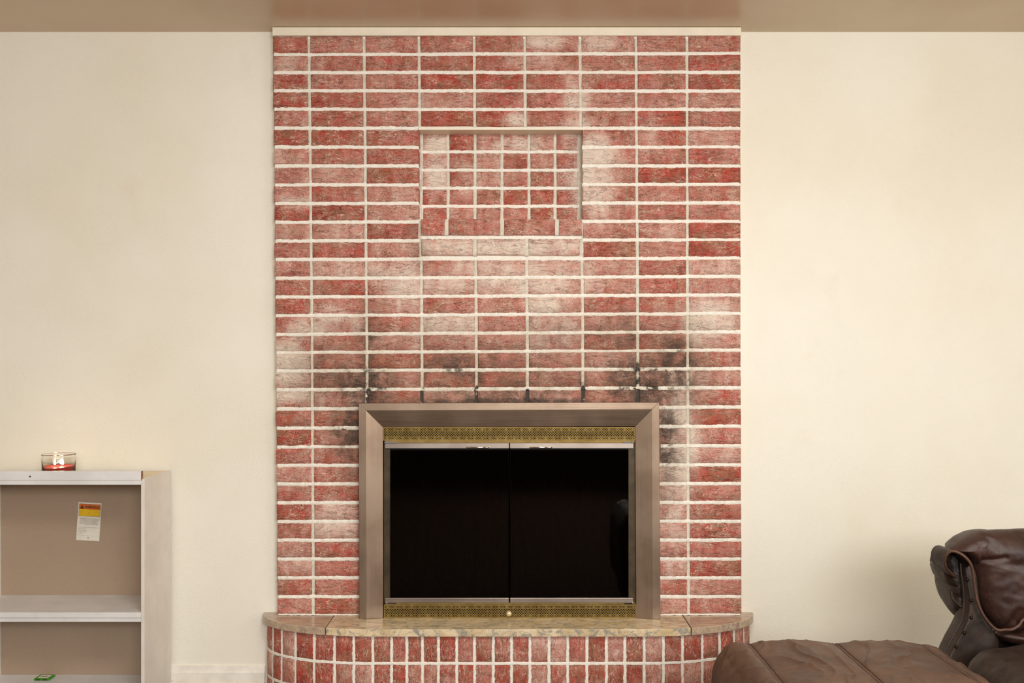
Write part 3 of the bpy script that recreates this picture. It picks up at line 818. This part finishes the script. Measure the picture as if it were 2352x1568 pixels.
x0_, x1_, y0_, y1_ = min(xs_), max(xs_), min(ys_), max(ys_)
for v in me.vertices:
    v.co = Vector(sp(.27+.66*(v.co.x-x0_)/(x1_-x0_), .848+.075*(v.co.y-y0_)/(y1_-y0_), .0016))
me.materials.clear(); me.materials.append(M['ink'])
to = bpy.data.objects.new('lettering', me); C.objects.link(to); put(to, st)

# candle jar on top of the bookcase
DJ = 3.44; jc = Vector((X(135, DJ), CY+DJ, ztop)); JR = .0565; JH = Z(1042, DJ)-ztop
jar = thing('candle_jar', 'round glass jar candle with red wax, burning, on top of the bookcase', 'candle', tuple(jc))
m = MB()
prof = [(.0001, .0), (JR*.93, .0), (JR*.98, .003), (JR*.985, JH*.80), (JR*.93, JH*.88), (JR*.95, JH*.93), (JR, JH*.95), (JR, JH*.985), (JR*.97, JH),
        (JR*.92, JH*.985), (JR*.90, JH*.93), (JR*.90, JH*.88), (JR*.945, JH*.80), (JR*.945, .006), (.0001, .006)]
m.lathe(prof, tuple(jc + Vector((0, 0, .0003))), 56); m.build('glass_jar', M['jar'], jar, smooth=True)
WX = Z(1071.5, DJ)-ztop
m = MB(); r_ = JR*.940
tl = lambda x: .0
rows = []
for rr, z_, tf in ((.0001, .0065, 0), (r_, .0065, 0), (r_, WX, 1), (r_*.9, WX-.002, 1), (.0001, WX-.003, 1)):
    rows.append([(jc.x+rr*math.cos(2*math.pi*k/56), jc.y+rr*math.sin(2*math.pi*k/56), jc.z+z_+tf*(.0022*rr/r_*(math.cos(2*math.pi*k/56)+.5*math.cos(4*math.pi*k/56)))) for k in range(56)])
m.quadgrid(rows, closed=True); m.build('wax', M['wax'], jar, smooth=True)
for dx, dy in ((-.012, -.004), (.012, .004), (-.001, .018)):
    b_ = jc + Vector((dx, dy, WX-.003))
    m = MB(); m.tube([b_, b_+Vector((0, 0, .010))], .0008, 6); wk = m.build('wick', M['ink'], jar)
    m = MB(); m.lathe([(.0001, .006), (.0032, .009), (.0042, .013), (.0034, .019), (.0016, .026), (.0001, .031)], tuple(b_), 16); m.build('flame', M['flame'], wk, smooth=True)

# green plastic case on the bottom shelf
g0, g1 = 3.508, 3.556; gx0, gx1 = -1.727, -1.670; gz = zb_+.0005
gc = thing('plastic_case', 'small flat bright green plastic case with white label on the bottom shelf', 'case', ((gx0+gx1)/2, CY+(g0+g1)/2, gz))
m = MB(); m.box(gx0, gx1, CY+g0, CY+g1, gz, gz+.007); m.build('case_body', M['green'], gc, bevel=.002, seg=3)
m = MB()
for a, b in ((.13, .42), (.55, .85)): m.box(gx0+(gx1-gx0)*a, gx0+(gx1-gx0)*b, CY+g0-.0005, CY+g0+.004, gz+.0012, gz+.0058)
m.build('window_slot', M['green_dark'], gc)
m = MB(); m.box(gx0+.010, gx1-.010, CY+g0+.010, CY+g1-.010, gz+.007, gz+.0076); lb = m.build('paper_label', M['paper'], gc)
m = MB(); m.box(gx0+.017, gx1-.017, CY+g0+.020, CY+g0+.026, gz+.0076, gz+.0079); m.build('print_line', M['ink'], lb)

# ------------------------------------------------------------------ leather ottoman
def fbm(v, n=4):
    return sum(noise.noise(v*(2**i))/(2**i) for i in range(n))
def rbox(name, x0, x1, y0, y1, z0, z1, r, mat, parent, nx=60, ny=60, nz=24, disp=None, rz=None):
    bm = bmesh.new(); bmesh.ops.create_cube(bm, size=2.0)
    m = MB()
    def face(ax, sgn, na, nb):
        rows = []
        for i in range(na+1):
            row = []
            for j in range(nb+1):
                a, b = -1+2*i/na, -1+2*j/nb
                row.append({0: (sgn, a, b), 1: (a, sgn, b), 2: (a, b, sgn)}[ax])
            rows.append(row)
        m.quadgrid(rows)
    for sg in (-1, 1): face(0, sg, ny, nz); face(1, sg, nx, nz); face(2, sg, nx, ny)
    bm.free()
    cx, cy, cz = (x0+x1)/2, (y0+y1)/2, (z0+z1)/2; hx, hy, hz = (x1-x0)/2, (y1-y0)/2, (z1-z0)/2
    out = []
    for (a, b, c) in m.v:
        p = Vector((a*hx, b*hy, c*hz))
        q = Vector((max(-hx+r, min(hx-r, p.x)), max(-hy+r, min(hy-r, p.y)), max(-hz+r, min(hz-r, p.z))))
        d_ = p-q
        if d_.length > 1e-9: p = q + d_.normalized()*r
        w_ = Vector((cx, cy, cz)) + p
        if disp: w_ = disp(w_, Vector((a, b, c)), d_)
        out.append(tuple(w_))
    m.v = out
    return m.build(name, mat, parent, smooth=True, weld=True)
OX0, OX1, OY0, OY1, OZ = .512, 1.098, CY+1.98, CY+2.515, .504
ot = thing('leather_ottoman', 'worn light brown leather ottoman with stitched seams in front of the right wall', 'ottoman', ((OX0+OX1)/2, (OY0+OY1)/2, 0))
SEAMS = (.598, .817, 1.035)
def wr(x, y):
    """long soft diagonal wrinkles of the ottoman top"""
    a, b = x*.95-y*.30, y*.95+x*.30
    wx = noise.noise(Vector((x*5, y*5, 2.0)))*.10
    n1 = noise.noise(Vector(((a+wx)*15, b*5, 3.1)))
    n2 = noise.noise(Vector(((a*.6+b*.6+wx)*16, (b-a)*7, 8.7)))
    h = (1-min(1, abs(n1)*3.0))**2*.0042 + (1-min(1, abs(n2)*3.0))**2*.0034
    h += noise.noise(Vector((x*6, y*6, 1)))*.005
    near = min(abs(x-s_) for s_ in SEAMS)
    return h*(.35+.65*min(1, near/.03))
def odisp(w_, u, d_):
    top = max(0, u.z)
    t2 = min(1, max(0, (u.z-.6)/.4))
    x, y = w_.x, w_.y
    g = 0
    for s_ in SEAMS: g += math.exp(-((x-s_)/.008)**2)*.0030
    pil = 0
    for a, b in ((.512, .598), (.598, .817), (.817, 1.035), (1.035, 1.098)):
        if a <= x <= b: pil = math.sin(math.pi*(x-a)/(b-a))*.006
    edge = (1-abs(u.x)**6)*(1-abs(u.y)**8)
    w_.z += t2*(wr(x, y)*(1-.6*max(0, (u.y-.6)/.4)) + pil - g + .008*edge - .002)
    sd = min(1, max(0, (abs(u.x)-.8)/.2))
    w_.x += math.copysign(1, u.x)*sd*(.012*math.sin(math.pi*(u.z+1)/2) + .004*fbm(Vector((y*8, w_.z*8, 7))))*1.0
    return w_
rbox('cushion_body', OX0, OX1, OY0, OY1, .12, OZ, .07, M['lea_light'], ot, 220, 180, 60, odisp)
for s_ in SEAMS:
    for off in (-.005, .005):
        m = MB(); pts = []
        for i in range(90):
            y = OY0+.05+(OY1-OY0-.075)*i/89
            e = 1-abs(2*(y-OY0)/(OY1-OY0)-1)**8
            # height of the rounded top at this place
            q_ = Vector((s_+off-(OX0+OX1)/2, y-(OY0+OY1)/2, 0)); hx, hy = (OX1-OX0)/2-.07, (OY1-OY0)/2-.07
            ex_ = max(0, abs(q_.x)-hx); ey_ = max(0, abs(q_.y)-hy); dd = math.hypot(ex_, ey_)
            zz = OZ-.07+math.sqrt(max(0, .07**2-dd**2))
            ux_ = (s_+off-(OX0+OX1)/2)/((OX1-OX0)/2)
            z_ = zz + wr(s_+off, y) - math.exp(-(off/.008)**2)*.0030 + .008*(1-abs(ux_)**6)*e - .002
            pts.append((s_+off, y, z_+.0012))
        m.tube(pts, .0009, 5); m.build('seam', M['thread'], ot, smooth=True)
m = MB(); m.box(OX0+.03, OX1-.03, OY0+.03, OY1-.03, .05, .14); m.build('base_frame', M['lea_mid'], ot, bevel=.01)
for fx in (OX0+.07, OX1-.07):
    for fy in (OY0+.07, OY1-.07):
        m = MB(); m.lathe([(.0001, 0), (.020, 0), (.026, .02), (.028, .052), (.0001, .052)], (fx, fy, .0), 20); m.build('foot', M['wood_dark'], ot, smooth=True)

# ------------------------------------------------------------------ leather armchair
AD = 2.62
ac = thing('leather_armchair', 'dark brown leather armchair with rolled nail-trimmed back at the right edge', 'armchair', (X(2420, AD), CY+AD-.2, 0))
def zp(u, v): return (2140+u/4.146, 1190+v/4.146)     # zoomed-crop measurement to photo pixel
def smooth_closed(pts, n):
    out = []; N = len(pts); per = max(2, n//N)
    for i in range(N):
        p0, p1, p2, p3 = (Vector(pts[(i+k-1) % N]+(0,)) for k in range(4))
        for j in range(per):
            t = j/per
            out.append(.5*((2*p1)+(-p0+p2)*t+(2*p0-5*p1+4*p2-p3)*t*t+(-p0+3*p1-3*p2+p3)*t**3))
    return [(v.x, v.y) for v in out]
def smooth_open(pts, per=8):
    q = [pts[0]]+list(pts)+[pts[-1]]; out = []
    for i in range(1, len(q)-2):
        p0, p1, p2, p3 = (Vector(tuple(q[i+k-1])) for k in range(4))
        for j in range(per):
            t = j/per
            out.append(.5*((2*p1)+(-p0+p2)*t+(2*p0-5*p1+4*p2-p3)*t*t+(-p0+3*p1-3*p2+p3)*t**3))
    out.append(Vector(tuple(q[-2]))); return out
def inflate(name, pts, d, tf, tb, mat, parent, c=None, n=160, rings=44, amp=.004, freq=9, seed=0, pw=2.4, fold=None):
    ol = smooth_closed(pts, n); wv = [W(a, b, d) for a, b in ol]
    cc = W(c[0], c[1], d) if c else sum(wv, Vector())/len(wv)
    m = MB()
    for sg, T in ((-1, tf), (1, tb)):
        rows = []
        for i in range(rings+1):
            r_ = 1-(i/rings)**1.35 if i < rings else 0.0
            row = []
            for p in wv:
                q = cc + (p-cc)*r_
                k = (1-r_**pw)**.5
                y = T*k
                dz = (amp*fbm(Vector((q.x*freq, q.z*freq, seed+sg)), 4) + (fold(q) if fold else 0))*min(1, k*1.5)
                row.append((q.x, q.y + sg*(y+dz), q.z))
            rows.append(row)
        m.quadgrid(rows, closed=True)
    return m.build(name, mat, parent, smooth=True, weld=True)
# puffy back cushion, pinned by piping on its left and bottom
pad = [zp(*a) for a in ((385,430),(405,520),(420,640),(445,760),(480,870),(540,960),(615,1035),(690,1062),(780,1055),(900,1010),(1300,1000),(1900,1030),(2150,900),(2200,500),(2120,230),(1800,120),(1300,105),(900,98),(720,105),(560,112),(450,125),(375,200),(350,290),(355,370))]
scroll = [zp(*a) for a in ((385,435),(330,370),(280,330),(225,305),(172,296),(185,268),(250,213),(340,158),(440,122),(560,118),(600,220),(520,330),(430,400))]
def padfold(q):
    h = 0
    # creases running up from the lower tuck and away from the upper left corner
    for (u0, v0, u1, v1, a, wd) in ((650,1010,720,830,.012,.010),(760,960,830,780,.010,.012),(370,390,600,335,.010,.007),(290,300,470,180,.008,.008),(215,290,215,215,.008,.006),(430,380,760,420,.006,.016),(700,420,640,700,.007,.03),(560,200,860,130,.008,.02),(740,120,879,200,.007,.010)):
        A, B = W(*zp(u0, v0), AD), W(*zp(u1, v1), AD); ab = B-A; t = max(0, min(1, (q-A).dot(ab)/ab.length_squared))
        dd = (q-(A+ab*t)).length; h -= a*math.exp(-(dd/wd)**2)*(1-.5*t)
    return h
inflate('scroll_top', scroll, AD+.01, .055, .09, M['lea_dark'], ac, n=280, rings=44, amp=.008, freq=12, pw=2.6, fold=padfold, seed=4)
inflate('back_cushion', pad, AD, .085, .10, M['lea_dark'], ac, c=zp(1150, 560), n=420, rings=90, amp=.012, freq=7, pw=2.6, fold=padfold, seed=2)
low = [zp(*a) for a in ((585,1090),(640,1062),(760,1072),(900,1030),(1300,1020),(1900,1040),(2100,1100),(1900,1200),(1300,1200),(900,1190),(700,1170),(620,1130))]
inflate('cushion_underside', low, AD-.01, .07, .07, M['lea_dark'], ac, n=240, rings=24, amp=.006, freq=12, seed=5)
# nail-trimmed end panel of the back
panelp = [zp(*a) for a in ((285,415),(340,400),(385,440),(405,560),(418,690),(445,810),(492,940),(550,1040),(600,1100),(625,1200),(600,1330),(520,1480),(420,1640),(180,1640),(30,1600),(60,1420),(130,1270),(195,1150),(245,1050),(285,960),(302,860),(308,760),(298,650),(282,520))]
inflate('end_panel', panelp, AD+.01, .028, .05, M['lea_mid'], ac, c=zp(360, 900), n=300, rings=30, amp=.003, freq=10, pw=8, seed=1)
# outer leather of the scroll, gathered behind the panel
outer = [zp(*a) for a in ((290,440),(250,330),(190,285),(150,295),(112,340),(97,390),(112,430),(98,470),(118,560),(140,610),(170,635),(165,690),(182,780),(200,850),(235,915),(272,962),(300,900),(330,700))]
def outfold(q):
    h = 0
    for (u0, v0, u1, v1, a, wd) in ((110,430,200,420,.012,.006),(100,370,190,350,.010,.006),(130,500,220,560,.014,.008),(170,640,240,560,.016,.008),(190,740,300,840,.014,.009),(210,620,290,740,.010,.010),(150,600,220,500,.012,.006)):
        A, B = W(*zp(u0, v0), AD), W(*zp(u1, v1), AD); ab = B-A; t = max(0, min(1, (q-A).dot(ab)/ab.length_squared))
        dd = (q-(A+ab*t)).length; h -= a*math.exp(-(dd/wd)**2)
    return h
inflate('outer_back', outer, AD+.060, .030, .12, M['lea_mid'], ac, c=zp(230, 600), n=300, rings=50, amp=.010, freq=16, pw=3.0, fold=outfold, seed=8)
# scroll lip and the dark hollow under it
lip = smooth_open([W(*zp(*a), AD+dd) for a, dd in (((235,560),.0),((190,530),-.005),((145,480),-.012),((125,420),-.018),((135,360),-.022),((170,320),-.026),((220,315),-.032),((280,340),-.038),((330,380),-.044),((368,430),-.046),((390,500),-.046),((402,580),-.046),((415,680),-.046),((440,800),-.048),((480,900),-.050),((540,990),-.052),((610,1055),-.055),((660,1065),-.058))], 8)
m = MB(); m.tube(lip, [.0042]*len(lip), 12); m.build('piping', M['piping'], ac, smooth=True)
# hood of leather running back from the scroll lip, shading the hollow below it
hood = lip[:76]; m = MB()
m.quadgrid([[(p.x, p.y+.002, p.z) for p in hood], [(p.x-.002, p.y+.03, p.z+.002) for p in hood], [(p.x-.001, p.y+.085, p.z) for p in hood]])
m.quadgrid([[(p.x+.0, p.y+.004, p.z-.003) for p in hood], [(p.x, p.y+.085, p.z-.004) for p in hood]])
m.build('scroll_hood', M['lea_mid'], ac, smooth=True)
lip2 = smooth_open([W(*zp(*a), AD-.05) for a in ((600,1085),(680,1062),(760,1058),(830,1020),(880,960),(1000,935),(1400,960),(1900,1000))], 8)
m = MB(); m.tube(lip2, .0045, 12); m.build('piping', M['piping'], ac, smooth=True)
lip3 = smooth_open([W(*zp(*a), AD-.012) for a in ((275,430),(280,520),(298,640),(308,760),(303,870),(285,970),(240,1060),(185,1160),(120,1290),(70,1400))], 8)
m = MB(); m.tube(lip3, .0024, 10); m.build('piping', M['lea_mid'], ac, smooth=True)
fold_ = smooth_open([W(*zp(*a), AD+.0) for a in ((185,690),(195,750),(230,800),(300,850))], 6)
m = MB(); m.tube(fold_, .0040, 10); m.build('piping', M['lea_mid'], ac, smooth=True)
for (u, v) in ((330,450),(340,585),(376,780),(376,945),(310,1090),(232,1222),(175,1340)):
    c = W(*zp(u, v), AD-.018); m = MB()
    prof = [(.0001, -.0060), (.0024, -.0044), (.0040, -.0026), (.0048, .0), (.0048, .003)]
    m.quadgrid([[(c.x+r_*math.cos(2*math.pi*k/16), c.y+y_, c.z+r_*math.sin(2*math.pi*k/16)) for k in range(16)] for r_, y_ in prof], closed=True)
    m.build('nail_head', M['nail'], ac, smooth=True)
# seat cushion
def sdisp(w_, u, d_):
    t2 = max(0, u.z); n_ = fbm(Vector((w_.x*7, w_.y*7, w_.z*5+3)), 4)
    w_.z += t2*(.010*(1-abs(u.x)**4)*(1-abs(u.y)**4) + .010*n_); w_.x += .006*fbm(Vector((w_.y*8, w_.z*8, 2)))
    return w_
SX0 = 1.155
rbox('seat_cushion', SX0, SX0+.72, CY+2.03, CY+2.535, .30, .495, .085, M['lea_light'] if False else M['lea_mid'], ac, 140, 110, 50, sdisp)
rbox('seat_base', SX0+.01, SX0+.71, CY+2.05, CY+2.75, .07, .298, .03, M['lea_mid'], ac, 24, 24, 10)
rbox('back_frame', SX0+.18, SX0+.70, CY+2.66, CY+2.80, .2, .70, .05, M['lea_dark'], ac, 24, 24, 24)
for fx in (SX0+.07, SX0+.65):
    for fy in (CY+2.12, CY+2.68):
        m = MB(); m.lathe([(.0001, 0), (.020, 0), (.026, .03), (.030, .072), (.0001, .072)], (fx, fy, 0), 20); m.build('foot', M['wood_dark'], ac, smooth=True)
